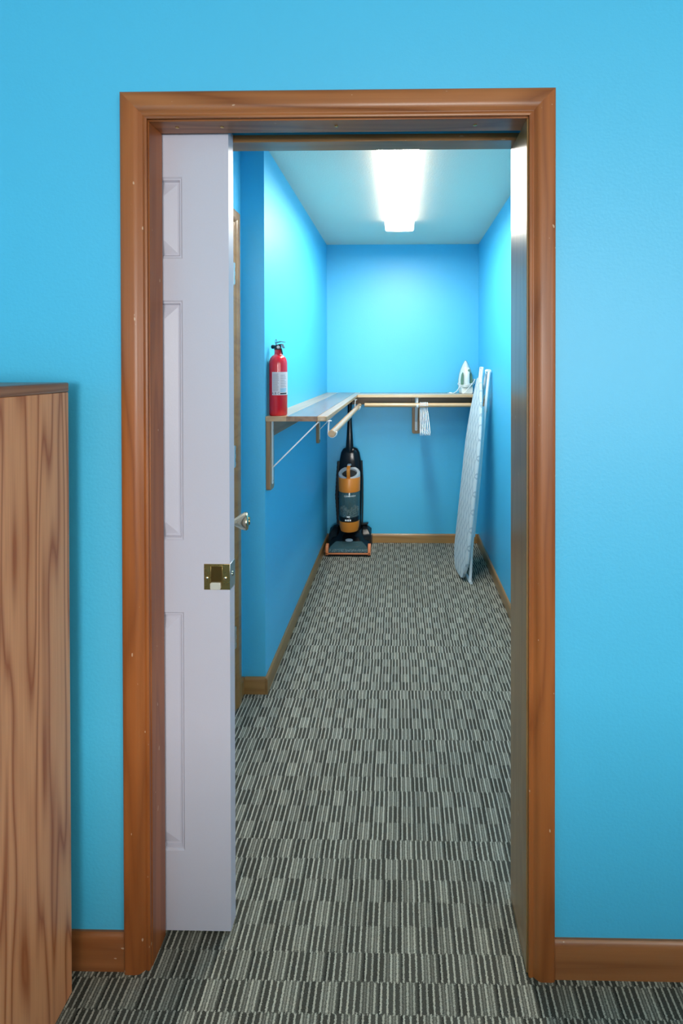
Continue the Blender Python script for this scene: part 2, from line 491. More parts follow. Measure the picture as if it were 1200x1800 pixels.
m.box(RX0, WIN[0], YR - .12, YR, 0, ZC); m.box(WIN[1], RX1, YR - .12, YR, 0, ZC)
m.box(WIN[0], WIN[1], YR - .12, YR, 0, WIN[2]); m.box(WIN[0], WIN[1], YR - .12, YR, WIN[3], ZC)
struct(m.build('wall_room_back', 'blue', smooth=0))
w = struct(empty('window_1', ((WIN[0] + WIN[1]) / 2, YR - .1, WIN[2])))
m = MB(); t = .045
m.box(WIN[0], WIN[0] + t, YR - .11, YR - .05, WIN[2], WIN[3]); m.box(WIN[1] - t, WIN[1], YR - .11, YR - .05, WIN[2], WIN[3])
m.box(WIN[0], WIN[1], YR - .11, YR - .05, WIN[2], WIN[2] + t); m.box(WIN[0], WIN[1], YR - .11, YR - .05, WIN[3] - t, WIN[3])
m.box((WIN[0] + WIN[1]) / 2 - .02, (WIN[0] + WIN[1]) / 2 + .02, YR - .11, YR - .05, WIN[2], WIN[3])
m.build('window_frame', 'room_white', w)
box(WIN[0], WIN[1], YR - .085, YR - .080, WIN[2], WIN[3]).build('pane', 'glass', w)

w = struct(empty('window_fill', (RX1 + .1, (FILL_WIN[0] + FILL_WIN[1]) / 2, FILL_WIN[2])))  # unseen window added to carry the side fill
m = MB()
m.box(RX1 + .05, RX1 + .11, FILL_WIN[0], FILL_WIN[0] + t, FILL_WIN[2], FILL_WIN[3]); m.box(RX1 + .05, RX1 + .11, FILL_WIN[1] - t, FILL_WIN[1], FILL_WIN[2], FILL_WIN[3])
m.box(RX1 + .05, RX1 + .11, FILL_WIN[0], FILL_WIN[1], FILL_WIN[2], FILL_WIN[2] + t); m.box(RX1 + .05, RX1 + .11, FILL_WIN[0], FILL_WIN[1], FILL_WIN[3] - t, FILL_WIN[3])
m.build('window_frame', 'room_white', w)
box(RX1 + .080, RX1 + .085, FILL_WIN[0], FILL_WIN[1], FILL_WIN[2], FILL_WIN[3]).build('pane', 'glass', w)

# baseboards -------------------------------------------------------
def board_profile(t, h):
    return [(0, 0), (t, 0), (t, h * .72), (t * .92, h * .86), (t * .68, h * .96), (t * .35, h), (0, h)]
def baseboard(name, a, b_, nrm, h, mat, t=.0125):
    """moulded board from a to b on the wall, nrm points into the room"""
    a = Vector((*a, 0)); b_ = Vector((*b_, 0)); n = Vector((*nrm, 0))
    pr = board_profile(t, h)
    m = MB().loft([[a + n * u + Vector((0, 0, z)) for u, z in pr], [b_ + n * u + Vector((0, 0, z)) for u, z in pr]])
    return struct(m.build(name, mat))
baseboard('baseboard_front_left', (RX0, YW), (-.6650, YW), (0, -1), .088, 'base_x')
baseboard('baseboard_front_right', (.3655, YW), (RX1, YW), (0, -1), .088, 'base_x')
baseboard('baseboard_left', (XL, YT - .0125), (XL, YE), (1, 0), .0725, 'base_y')
baseboard('baseboard_return', (XA + .0125, YT), (XL, YT), (0, -1), .0725, 'base_b')
baseboard('baseboard_side', (XA, 2.0990), (XA, YT), (1, 0), .0725, 'base_y')
baseboard('baseboard_back', (XL + .0125, YE), (XR - .0125, YE), (0, -1), .0725, 'base_b')
baseboard('baseboard_right', (XR, YB), (XR, YE), (-1, 0), .0725, 'base_y')

# doorway frame (trim_1) --------------------------------------------
tr = struct(empty('trim_1', ((JL + JR) / 2, YW, 0)))
CP = [(0, 0), (0, .0075), (.003, .0095), (.007, .0095), (.0095, .0080), (.0115, .0080), (.0165, .0125), (.0225, .0165), (.029, .0180),
      (.048, .0182), (.0565, .0178), (.0595, .0160), (.0605, .0125), (.0605, 0)]
IL, IR, IZ = -.6045, .3042, 2.0490
def side_casing(xin, s, zin, parent, Y=YW, mat='casing_v'):
    m = MB().loft([[(xin + s * u, Y - t, 0) for u, t in CP], [(xin + s * u, Y - t, zin + u) for u, t in CP]])
    return m.build('side_casing', mat, parent, smooth=50)
side_casing(IL, -1, IZ, tr); side_casing(IR, 1, IZ, tr)
MB().loft([[(IL - u, YW - t, IZ + u) for u, t in CP], [(IR + u, YW - t, IZ + u) for u, t in CP]]).build('head_casing', 'casing_h', tr, smooth=50)
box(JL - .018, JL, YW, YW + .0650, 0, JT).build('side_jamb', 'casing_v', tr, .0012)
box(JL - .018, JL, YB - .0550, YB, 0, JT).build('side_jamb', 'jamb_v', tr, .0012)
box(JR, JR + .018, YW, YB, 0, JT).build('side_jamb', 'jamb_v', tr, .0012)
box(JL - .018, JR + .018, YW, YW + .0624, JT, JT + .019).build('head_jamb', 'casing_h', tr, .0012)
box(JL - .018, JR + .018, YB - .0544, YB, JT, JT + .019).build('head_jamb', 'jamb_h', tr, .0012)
box(JL - .018, JR + .018, YW + .0626, YB - .0546, 2.086, 2.0995).build('slot_dark_board', 'black_matt', tr)  # board closing the door slot, coloured black to paint in its shade
for sx in (-.548, -.437, -.156, .182):
    MB().lathe([(.0030, .0), (.0046, .0), (.0046, .0012), (.0025, .0016)], (sx, YW + .030, JT), (0, 0, -1), 14).build('screw_plug', 'brass', tr)

# pocket door (door_1) ------------------------------------------------
d1 = struct(empty('door_1', (-.437, 1.255, 0.006)))
DX1 = -.4362; DX0 = DX1 - .914; F0, F1 = 1.2385, 1.2735
rects = []
for (xa, xb) in ((DX1 - .1185 - .288, DX1 - .1185), (DX0 + .1185, DX0 + .1185 + .288)):
    for (za, zb) in ((.212, .828), (1.012, 1.626), (1.732, 1.940)):
        rects.append((xa, xb, za, zb))
xs = sorted({DX0, DX1} | {r[0] for r in rects} | {r[1] for r in rects})
zs = sorted({.006, 2.062} | {r[2] for r in rects} | {r[3] for r in rects})
m = MB()
for i in range(len(xs) - 1):
    for j in range(len(zs) - 1):
        inside = any(abs(xs[i] - r[0]) < 1e-6 and abs(zs[j] - r[2]) < 1e-6 for r in rects)
        m.box(xs[i], xs[i + 1], F0 + (.011 if inside else 0), F1 - (.011 if inside else 0), zs[j], zs[j + 1])
m.build('slab', 'doorpaint', d1)
for (xa, xb, za, zb) in rects:
    def ring(ins, y): return [(xa + ins, y, za + ins), (xb - ins, y, za + ins), (xb - ins, y, zb - ins), (xa + ins, y, zb - ins)]
    MB().loft([ring(0, F0 + .0112), ring(0, F0 + .0002), ring(.004, F0 + .003), ring(.007, F0 + .003), ring(.011, F0 + .0095), ring(.016, F0 + .0095),
               ring(.047, F0 + .0018), ring(.050, F0 + .0018)]).build('raised_panel', 'doorpaint', d1, smooth=12)
# edge pull
lp = box(-.5022, DX1 + .0012, F0 - .0016, F0 + .0004, .8868, .9525).build('edge_pull', 'brass', d1, .0008)
m = MB(); m.box(DX1 + .0001, DX1 + .0014, F0 - .0016, F1, .8868, .9525)
m.build('edge_plate', 'steel', lp, .0006)
m = MB(); fx0, fx1, fz0, fz1 = -.4835, -.4560, .8985, .9470
m.box(fx0 - .002, fx0, F0 - .0030, F0 - .001, fz0, fz1); m.box(fx1, fx1 + .002, F0 - .0030, F0 - .001, fz0, fz1)
m.box(fx0 - .002, fx1 + .002, F0 - .0030, F0 - .001, fz1, fz1 + .002)
m.build('well_rim', 'brass', lp, .0005)
box(fx0, fx1, F0 - .0021, F0 - .001, fz0, fz1).build('well', 'brass_dark', lp)
MB().prism(round_rect(-.4845, -.4575, .8895, .9075, .004), F0 - .0016, F0 - .0085).build('thumb_pull', 'thumb', lp, .0012)
for sx in (-.4945, -.4475):
    MB().lathe([(.0042, 0), (.0040, .0018), (.0022, .0026)], (sx, F0 - .0014, .9165), (0, -1, 0), 16).build('screw', 'nickel', lp)
MB().lathe([(.006, 0), (.006, .0015), (.003, .0022)], (DX1 + .0012, F0 + .018, .9210), (1, 0, 0), 16).build('latch_button', 'nickel', lp)

# second door, ajar into the alcove (trim_2, door_2) -------------------
t2 = struct(empty('trim_2', (XA, (DY0 + DY1) / 2, 0)))
for (yin, s) in ((DY0 - .002, -1), (DY1 + .012, 1)):
    MB().loft([[(XA + t, yin + s * u, 0) for u, t in CP], [(XA + t, yin + s * u, DZ + .004 + u) for u, t in CP]]).build('side_casing', 'base_y', t2, smooth=50)
MB().loft([[(XA + t, DY0 - .002 - u, DZ + .004 + u) for u, t in CP], [(XA + t, DY1 + .012 + u, DZ + .004 + u) for u, t in CP]]).build('head_casing', 'base_y', t2, smooth=50)
box(XA - .10, XA, DY0 - .0, DY0 + .016, 0, DZ).build('side_jamb', 'base_y', t2)
box(XA - .10, XA, DY1 - .016, DY1, 0, DZ).build('side_jamb', 'base_y', t2)
box(XA - .10, XA, DY0 + .016, DY1 - .016, DZ - .016, DZ).build('head_jamb', 'base_y', t2)
AJ = math.radians(17.3)
d2 = struct(empty('door_2', (XA + .004, DY1 - .010, 0.01)))
LW = .575
def leaf(m_):                            # local: leaf runs along -y from the hinge, thickness towards -x
    return m_
m = MB().box(-.035, 0, -LW, 0, 0, 2.015)
o = m.build('slab', 'doorpaint', None, .001); o.parent = d2
m = MB()
for za, zb in ((.20, .82), (1.00, 1.60), (1.71, 1.91)):
    for ya, yb in ((-LW + .10, -LW / 2 - .04), (-LW / 2 + .04, -.10)):
        def rg(ins, x): return [(x, ya + ins, za + ins), (x, yb - ins, za + ins), (x, yb - ins, zb - ins), (x, ya + ins, zb - ins)]
        pm = MB().loft([rg(0, -.002), rg(0, .0005), rg(.006, .002), rg(.020, .002), rg(.032, .005)])
        po = pm.build('raised_panel', 'doorpaint', None, smooth=12); po.parent = d2
kz = .956
kn = MB().lathe([(.030, 0), (.030, .004), (.024, .009), (.011, .012), (.010, .024), (.016, .034), (.0235, .046), (.0285, .058), (.0285, .063), (.025, .067), (.012, .069)],
                (0, -LW + .055, kz), (1, 0, 0), 28).build('knob', 'nickel', None, smooth=50); kn.parent = d2
kb = MB().lathe([(.012, .069), (.012, .0715), (.010, .0725)], (0, -LW + .055, kz), (1, 0, 0), 20).build('lock_button', 'brass', None); kb.parent = kn
for hz in (1.787, 1.024, .264):
    hg = MB().lathe([(.0062, 0), (.0062, .089)], (.0100, .0115, hz), (0, 0, 1), 14).build('hinge', 'steel', None); hg.parent = d2
    for q in range(3):
        kk = MB().lathe([(.0072, 0), (.0072, .016)], (.0100, .0115, hz + .003 + q * .0335), (0, 0, 1), 14).build('knuckle', 'steel', None); kk.parent = hg
    pp = MB().lathe([(.0035, -.004), (.0060, -.001), (.0060, .001)], (.0100, .0115, hz), (0, 0, 1), 12).build('hinge_pin', 'steel', None); pp.parent = hg
d2.rotation_euler = (0, 0, AJ)

# ------------------------------------------------------------------ wooden bookcase at the left edge
bc = tag(empty('bookcase', (-1.17, .955, 0)), 'oak veneered bookcase against the blue wall left of the doorway', 'bookcase')
BX0, BX1, BY0, BY1, BZ = -1.62, -.7665, .80, 1.117, 1.4215
box(BX1 - .019, BX1, BY0, BY1, 0, BZ - .0225).build('side_panel', 'oak_z', bc, .001)
box(BX0, BX0 + .019, BY0, BY1, 0, BZ - .0225).build('side_panel', 'oak_z', bc, .001)
box(BX0 - .002, BX1 + .0015, BY0 - .003, BY1 + .001, BZ - .0225, BZ).build('top_board', 'oak_y', bc, .004, segs=3)
box(BX0 + .019, BX1 - .019, BY1 - .008, BY1, .06, BZ - .0225).build('back_panel', 'oak_z', bc)
box(BX0 + .019, BX1 - .019, BY0 + .02, BY0 + .036, 0, .06).build('plinth', 'oak_y', bc)
for z in (.06, .47, .92):
    box(BX0 + .019, BX1 - .019, BY0 + .004, BY1 - .008, z, z + .019).build('shelf_board', 'oak_y', bc)

# ------------------------------------------------------------------ closet shelves
SZ, ST = 1.2305, .0225
SX = -.3265                               # front edge of the left shelf
SY0, SYB = 2.166, 3.700                   # near end, front edge of the back shelf
s1 = tag(empty('wall_shelf', (XL, (SY0 + YE) / 2, SZ - ST)), 'long varnished plank shelf along the left closet wall under the fire extinguisher', 'shelf', 'closet shelves')
wd = SX - XL
a, b_ = XL + wd * .34, XL + wd * .84
box(XL + .0005, a, SY0, YE - .0005, SZ - ST, SZ).build('plank', 'birch_y', s1, .0006)
box(a, b_, SY0, YE - .0005, SZ - ST, SZ).build('plank', 'walnut_y', s1, .0006)
m = MB().prism([(b_, SY0), (SX - .012, SY0), (SX - .006, SY0 + .002), (SX - .002, SY0 + .006), (SX, SY0 + .012), (SX, YE - .0005), (b_, YE - .0005)], SZ - ST, SZ, 'XY')
m.build('plank', 'birch_y', s1, .004, segs=3)
for ya, yb in ((2.2445, 3.467), (3.545, YE)):
    box(XL, XL + .019, ya, yb, SZ - ST - .074, SZ - ST).build('wall_cleat', 'cleat_y', s1, .001)
s2 = tag(empty('wall_shelf', ((SX + XR) / 2, YE, SZ - ST)), 'short plank shelf across the closet end wall, holding the iron', 'shelf', 'closet shelves')
box(SX, XR - .0005, SYB + .16, YE - .0005, SZ - ST, SZ).build('plank', 'walnut_x', s2, .0006)
box(SX, XR - .0005, SYB, SYB + .16, SZ - ST, SZ).build('plank', 'birch_x', s2, .004, segs=3)
for xa, xb in ((XL + .019, .0935), (.1625, XR - .019)):
    box(xa, xb, YE - .019, YE, SZ - ST - .074, SZ - ST).build('wall_cleat', 'cleat_x', s2, .001)
box(XR - .019, XR, 3.60, YE, SZ - ST - .10, SZ - ST).build('wall_cleat', 'cleat_y', s2, .001)

# brackets: local x away from the wall, local z = 0 at the shelf underside
def make_bracket():
    r = empty('shelf_bracket', (0, 0, 0))
    pl = MB().prism(round_rect(-.0335, .0335, -.312, -.0005, .014, 5, ('bl', 'br')), 0, .020, 'YZ').build('backing_block', 'plate', None, .0015); pl.parent = r
    def part(mb, name, mat, par=None, bev=0.0):
        o = mb.build(name, mat, None, bev); o.parent = par or r; return o
    st = part(MB().prism(round_rect(-.0105, .0105, -.288, -.001, .008, 4, ('bl', 'br')), .020, .0235, 'YZ'), 'wall_strip', 'white_metal', None, .0006)
    for z in (-.272, -.045):
        part(MB().lathe([(.0042, 0), (.0040, .0016), (.0018, .0024)], (.0235, 0, z), (1, 0, 0), 12), 'screw', 'steel', st)
    a_ = Vector((.0240, 0, -.212)); b2 = Vector((.232, 0, -.006)); d = (b2 - a_).normalized(); n = Vector((-d.z, 0, d.x))
    m_ = MB(); hw = .0095
    m_.loft([[p + n * s_ * .0028 + Vector((0, y, 0)) for s_, y in ((-1, -hw), (1, -hw), (1, hw), (-1, hw))] for p in (a_, b2)])
    part(m_, 'strut', 'white_metal', None, .0005)
    part(MB().box(.0200, .2900, -.0085, .0085, -.0032, -.0004), 'top_arm', 'white_metal', None, .0005)
    rc = Vector((.2940, 0, -.0565)); R_ = .0190
    path = [Vector((.2770, 0, -.003)), Vector((.2790, 0, -.004)), Vector((.2768, 0, -.020)), Vector((.2755, 0, -.045))]
    path += [rc + Vector((R_ * math.cos(an), 0, R_ * math.sin(an))) for an in [math.radians(q) for q in range(185, 385, 15)]]
    m_ = MB()
    m_.loft([[p + Vector((0, y, 0)) + off for y, off in ((-.0085, Vector((0, 0, 0))), (.0085, Vector((0, 0, 0))))] for p in path], False, False)
    hk = part(m_, 'rod_hook', 'white_metal')
    sd = hk.modifiers.new('solid', 'SOLIDIFY'); sd.thickness = .0040; sd.offset = 0
    return r
b1 = make_bracket(); b1.location = (XL, SY0 + .040, SZ - ST)
tag(b1, 'white metal shelf bracket on wooden block at the near end of the left shelf', 'shelf bracket', 'closet shelf brackets')
b2_ = copy_tree(b1); b2_.location = (XL, 3.506, SZ - ST)
tag(b2_, 'far shelf bracket on the left wall, partly hidden above the vacuum cleaner', 'shelf bracket', 'closet shelf brackets')
b3 = copy_tree(b1); b3.location = (.1280, YE, SZ - ST); b3.rotation_euler = (0, 0, -PI / 2)
tag(b3, 'white metal shelf bracket on the end wall beside the hangers', 'shelf bracket', 'closet shelf brackets')

# rods
RZ = SZ - ST - .0565
def rod(a, b_, mat, label):
    r = empty('closet_rod', a)
    tag(r, label, 'closet rod', 'wooden hanging rods')
    m_ = MB().tube([a, b_], .0160, 20)
    m_.build('dowel', mat, r, .0012, 60)
    return r
rod((XL + .294, SY0 + .012, RZ), (XL + .294, 3.672, RZ), 'birch_y', 'round wooden rod hanging along the left shelf')
rod((XL + .33, YE - .294, RZ), (XR - .020, YE - .294, RZ), 'birch_x', 'round wooden rod along the end wall carrying the white hangers')

# ------------------------------------------------------------------ hangers
def make_hanger():
    r = empty('clothes_hanger', (0, 0, 0))          # origin = rod axis; hanger plane is local YZ
    m_ = MB(); R_ = .0195
    hook = [(0, R_ * math.cos(an), R_ * math.sin(an)) for an in [math.radians(q) for q in range(200, -55, -15)]]
    hook += [(0, .004, -.026), (0, 0, -.040)]
    m_.tube(hook, .0030, 8)
    o_ = m_.build('hook', 'white_plastic', None, 0, 60); o_.parent = r
    m_ = MB()
    arm = [(0, 0, -.038), (0, .05, -.058), (0, .12, -.105), (0, .185, -.155), (0, .207, -.178), (0, .209, -.192), (0, .200, -.2005)]
    pts = [(0, -y, z) for _, y, z in reversed(arm[1:])] + arm
    m_.tube(pts, .0030, 8)
    o_ = m_.build('shoulders', 'white_plastic', None, 0, 60); o_.parent = r
    m_ = MB(); m_.tube([(0, -.200, -.2005), (0, 0, -.2015), (0, .200, -.2005)], .0036, 8)
    o_ = m_.build('trouser_bar', 'white_plastic', None, 0, 60); o_.parent = r
    return r
hx = [.1500, .1610, .1715, .1825, .1930, .2040]
hr = [-2.0, -1.1, -0.3, 0.4, 1.2, 2.0]
hl = ['leftmost of the white plastic hangers, next to the bracket', 'second white plastic hanger from the bracket on the end rod', 'third white plastic hanger from the bracket on the end rod',
      'fourth white plastic hanger from the bracket on the end rod', 'fifth white plastic hanger from the bracket on the end rod', 'rightmost of the white plastic hangers on the end rod']
h0 = make_hanger()
for i in range(6):
    h = h0 if i == 0 else copy_tree(h0)
    h.location = (hx[i], YE - .294, RZ + .0010); h.rotation_euler = (0, 0, math.radians(hr[i]))
    tag(h, hl[i], 'hanger', 'white hangers on the end rod')

# ------------------------------------------------------------------ fire extinguisher
EX, EY, ER = -.5570, 2.2200, .0410
fe = tag(empty('fire_extinguisher', (EX, EY, SZ)), 'red fire extinguisher with a white ABC label standing on the shelf', 'extinguisher')
MB().lathe([(ER - .004, 0), (ER, .004), (ER, .236), (ER * .97, .248), (ER * .86, .260), (ER * .68, .2695), (ER * .50, .2745), (.0180, .277), (.0165, .281), (.0165, .298), (.0150, .2995)],
           (EX, EY, SZ), (0, 0, 1), 48).build('cylinder', 'red', fe, 0, 50)
cz = SZ + .298
MB().lathe([(.0175, 0), (.0175, .006), (.0150, .008), (.0150, .018), (.0120, .022)], (EX, EY, cz), (0, 0, 1), 24).build('collar', 'black_matt', fe)
v1 = Vector((math.cos(math.radians(-28)), math.sin(math.radians(-28)), 0))        # direction the levers point to
vb = MB().tube([Vector((EX, EY, cz + .014)) - v1 * .026, Vector((EX, EY, cz + .014)) + v1 * .012], .0085, 14).build('valve_body', 'black', fe, .001)
MB().lathe([(.0085, 0), (.0095, .003), (.0095, .010), (.0060, .012)], Vector((EX, EY, cz + .014)) - v1 * .024, -v1, 16).build('nozzle', 'black', vb)
def lever(name, mat, p0, p1, p2, hw, th):
    n_ = Vector((-v1.y, v1.x, 0)); rings = []
    for p in (p0, p1, p2):
        q = Vector((EX, EY, cz)) + v1 * p[0] + Vector((0, 0, p[1]))
        rings.append([q + n_ * s_ * hw + Vector((0, 0, t_)) for s_, t_ in ((-1, 0), (1, 0), (1, th), (-1, th))])
    return MB().loft(rings).build(name, mat, fe, .0006)
lever('carry_handle', 'gunmetal', (-.008, .020), (.024, .024), (.034, .006), .0075, .0028)
lever('squeeze_lever', 'gunmetal', (-.012, .030), (.018, .036), (.038, .033), .0075, .0028)
MB().tube([Vector((EX, EY, cz + .028)) - v1 * .012 + Vector((0, .012 * math.cos(q), .012 * math.sin(q) + .008)) for q in [k * 2 * PI / 16 for k in range(17)]], .0012, 6).build('pull_ring', 'black_matt', fe)
MB().tube([Vector((EX, EY, cz + .004)) + v1 * .019, Vector((EX, EY, cz - .008)) + v1 * .0215, Vector((EX, EY, cz - .020)) + v1 * .026], [.003, .0038, .0030], 8).build('tag_strap', 'black_matt', fe)
MB().lathe([(.0075, 0), (.0075, .004), (.005, .005)], Vector((EX, EY, cz + .012)) + Vector((.3, -.95, 0)) * .013, (.3, -.95, 0), 16).build('gauge', 'label', fe)
face = math.atan2(-EY, -EX)                      # angle of the camera seen from the bottle
def on_cyl(a, z, r): return (EX + r * math.cos(a), EY + r * math.sin(a), z)
A0 = face - math.radians(40); A1 = face + math.radians(112); LZ0, LZ1 = SZ + .0935, SZ + .1975
nseg = 28
lb = MB().loft([[on_cyl(A0 + (A1 - A0) * k / nseg, z, r) for z, r in ((LZ0, ER + .0002), (LZ1, ER + .0002), (LZ1, ER + .0007), (LZ0, ER + .0007))] for k in range(nseg + 1)]).build('label', 'label', fe, 0, 40)
def cyl_text(body, size, a, z, mat, cx, cy, r, parent, name):
    vs_, fs = text_mesh(body, size)
    mm = MB(); mm.add([(cx + r * math.cos(a + u / r), cy + r * math.sin(a + u / r), z + v) for u, v in vs_], fs)
    return mm.build(name, mat, parent, 0, 0)
cyl_text('A B C', .0150, face - math.radians(16), LZ0 + .0035, 'ink', EX, EY, ER + .0010, lb, 'lettering')
def bars(name, mat, a_lo, a_hi, zlist, h):
    mm = MB()
    for z, fr in zlist:
        e_ = a_lo + (a_hi - a_lo) * fr
        ks = [a_lo + (e_ - a_lo) * k / 8 for k in range(9)]
        mm.loft([[on_cyl(q, z, ER + .0009), on_cyl(q, z + h, ER + .0009)] for q in ks], False, False)
    return mm.build(name, mat, lb, 0, 0)
random.seed(3)
bars('small_print', 'ink_grey', face - math.radians(34), face + math.radians(6), [(LZ0 + .020 + k * .0046, random.uniform(.75, 1)) for k in range(17)], .0017)
bars('bold_print', 'ink', face + math.radians(12), face + math.radians(60), [(LZ0 + .0035, 1.0)], .0065)
bars('blue_print', 'ink_blue', face + math.radians(12), face + math.radians(58), [(LZ0 + .015, .9), (LZ0 + .024, 1.0)], .0060)
bars('side_print', 'ink_grey', face + math.radians(14), face + math.radians(60), [(LZ0 + .036 + k * .0075, random.uniform(.6, 1)) for k in range(8)], .0022)

# ------------------------------------------------------------------ ceiling light
fy0, fy1, fw, fc = 2.03, 3.352, .097, -.005
cl = tag(empty('ceiling_light', (fc, (fy0 + fy1) / 2, ZC)), 'long fluorescent wraparound light glowing on the closet ceiling', 'ceiling light')
box(fc - .07, fc + .07, fy0 + .01, fy1 - .01, ZC - .030, ZC - .0005).build('channel', 'white_metal', cl, .002)
prof = [(-fw, -.006), (-fw, -.058), (-fw + .003, -.064), (-fw + .010, -.068), (0, -.070), (fw - .010, -.068), (fw - .003, -.064), (fw, -.058), (fw, -.006)]
MB().loft([[(fc + u, y, ZC + z) for u, z in prof[3:6]] for y in (fy0 + .012, fy1 - .012)], False, False).build('diffuser', 'lens', cl)
for q in (0, 5):
    MB().loft([[(fc + u, y, ZC + z) for u, z in prof[q:q + 4]] for y in (fy0 + .012, fy1 - .012)], False, False).build('diffuser_side', 'lens_side', cl)
for y0_, y1_ in ((fy0, fy0 + .012), (fy1 - .012, fy1)):
    MB().loft([[(fc + u * 1.01, y, ZC + z * 1.03) for u, z in prof] for y in (y0_, y1_)]).build('end_cap', 'endcap', cl)

# ------------------------------------------------------------------ upright vacuum cleaner
VX, VY = -.3985, 3.800
vc = tag(empty('vacuum_cleaner', (VX, VY, 0)), 'black and orange upright vacuum cleaner standing in the far left corner', 'vacuum cleaner')
def V(x, y, z): return (VX + x, VY + y, z)
# foot: front lip, window, hood
m = MB().prism([(VX - .170, 3.692), (VX + .170, 3.692), (VX + .170, 3.93), (VX + .10, 3.955), (VX - .10, 3.955), (VX - .170, 3.93)], .004, .030, 'XY')
m.build('foot', 'black', vc, .004)
hood = [[V(-.150, -.085, .030), V(.150, -.085, .030), V(.165, .14, .030), V(-.165, .14, .030)],
        [V(-.150, -.075, .062), V(.150, -.075, .062), V(.165, .14, .100), V(-.165, .14, .100)],
        [V(-.095, -.040, .085), V(.095, -.040, .085), V(.125, .13, .150), V(-.125, .13, .150)],
        [V(-.070, -.018, .112), V(.070, -.018, .112), V(.080, .12, .185), V(-.080, .12, .185)]]
hd = MB().loft(hood).build('hood', 'black', vc, .008, segs=3)
win = MB().loft([[V(-.150, -.100, .030), V(.150, -.100, .030), V(.150, -.094, .026), V(-.150, -.094, .026)],
                 [V(-.150, -.097, .052), V(.150, -.097, .052), V(.150, -.088, .046), V(-.150, -.088, .046)],
                 [V(-.140, -.078, .066), V(.140, -.078, .066), V(.140, -.072, .060), V(-.140, -.072, .060)],
                 [V(-.100, -.038, .093), V(.100, -.038, .093), V(.100, -.034, .086), V(-.100, -.034, .086)]]).build('brush_window', 'tank', vc, 0, 50)
MB().tube([V(-.145, -.080, .034), V(.145, -.080, .034)], .016, 14).build('brush_roll', 'lint', win)
m = MB()
m.box(VX - .171, VX + .171, 3.690, 3.704, .018, .029)
m.build('front_trim', 'salmon', vc, .002)
for s in (-1, 1):
    m = MB().prism([(3.690, .012), (3.712, .012), (3.735, .085), (3.722, .092), (3.697, .080), (3.690, .06)], VX + s * .150, VX + s * .172, 'YZ')
    m.build('corner_trim', 'salmon', vc, .003)
    MB().lathe([(.040, 0), (.052, .006), (.052, .028), (.040, .034)], V(s * .136, .105, .053), (s, 0, 0), 24).build('rear_wheel', 'black_matt', vc)
    MB().loft([[V(s * .100, .00, .05), V(s * .168, .00, .05), V(s * .168, .13, .05), V(s * .100, .13, .05)],
               [V(s * .100, .02, .105), V(s * .166, .03, .115), V(s * .166, .12, .145), V(s * .100, .12, .165)],
               [V(s * .095, .05, .150), V(s * .140, .06, .160), V(s * .140, .11, .170), V(s * .095, .11, .185)]]).build('side_cowl', 'black', vc, .006)
MB().loft([[V(.085, .09, .175), V(.135, .09, .178), V(.135, .12, .178), V(.085, .12, .175)], [V(.085, .085, .186), V(.142, .085, .192), V(.142, .125, .192), V(.085, .125, .186)]]).build('release_pedal', 'black_matt', vc, .003)
MB().loft([[V(.030 * math.cos(q), -.028 - .004 + .0 * math.sin(q), .100 + .013 * math.sin(q)) for q in [k * 2 * PI / 20 for k in range(20)]],
           [V(.024 * math.cos(q), -.040, .100 + .010 * math.sin(q)) for q in [k * 2 * PI / 20 for k in range(20)]]]).build('badge', 'silver', vc)
# body shell behind the dust tank
def oval(cx, cy, z, rx, ry, n=32, p=2.4):
    out = []
    for k in range(n):
        q = 2 * PI * k / n; c_, s_ = math.cos(q), math.sin(q)
        out.append((cx + rx * math.copysign(abs(c_) ** (2 / p), c_), cy + ry * math.copysign(abs(s_) ** (2 / p), s_), z))
    return out
MB().loft([oval(VX, VY + .080, z, rx, ry * .92) for z, rx, ry in ((.09, .085, .050), (.20, .088, .056), (.40, .093, .058), (.58, .094, .058), (.70, .086, .052), (.76, .074, .046), (.79, .058, .038), (.803, .034, .026))]).build('body_shell', 'black', vc, 0, 60)
MB().loft([oval(VX - .004, VY + .068, z, rx, ry) for z, rx, ry in ((.60, .040, .030), (.70, .040, .030), (.775, .034, .030), (.81, .030, .030), (.90, .024, .020), (1.00, .018, .014), (1.10, .0155, .013), (1.150, .0150, .013))]).build('handle_shaft', 'black', vc, 0, 60)
MB().tube([V(-.004, 0.068, 1.12), V(-.004, 0.065, 1.15), V(-.004, 0.073, 1.172), V(-.004, 0.103, 1.182), V(-.004, 0.138, 1.172), V(-.004, 0.153, 1.145), V(-.004, 0.138, 1.115), V(-.004, 0.103, 1.098), V(-.004, 0.073, 1.092)], .011, 12).build('grip', 'black_matt', vc, 0, 60)
hose = []
for k in range(33):
    q = k / 32; hose.append(V(-.108 + .030 * abs(q - .45), .075, .19 + q * .50))
MB().tube(hose, [.0145 if k % 2 else .0125 for k in range(33)], 12).build('hose', 'black_matt', vc, 0, 60)
MB().tube([V(.096, .055, .20), V(.099, .06, .36), V(.099, .06, .55), V(.092, .06, .70)], .006, 8).build('power_cord', 'black_matt', vc, 0, 60)
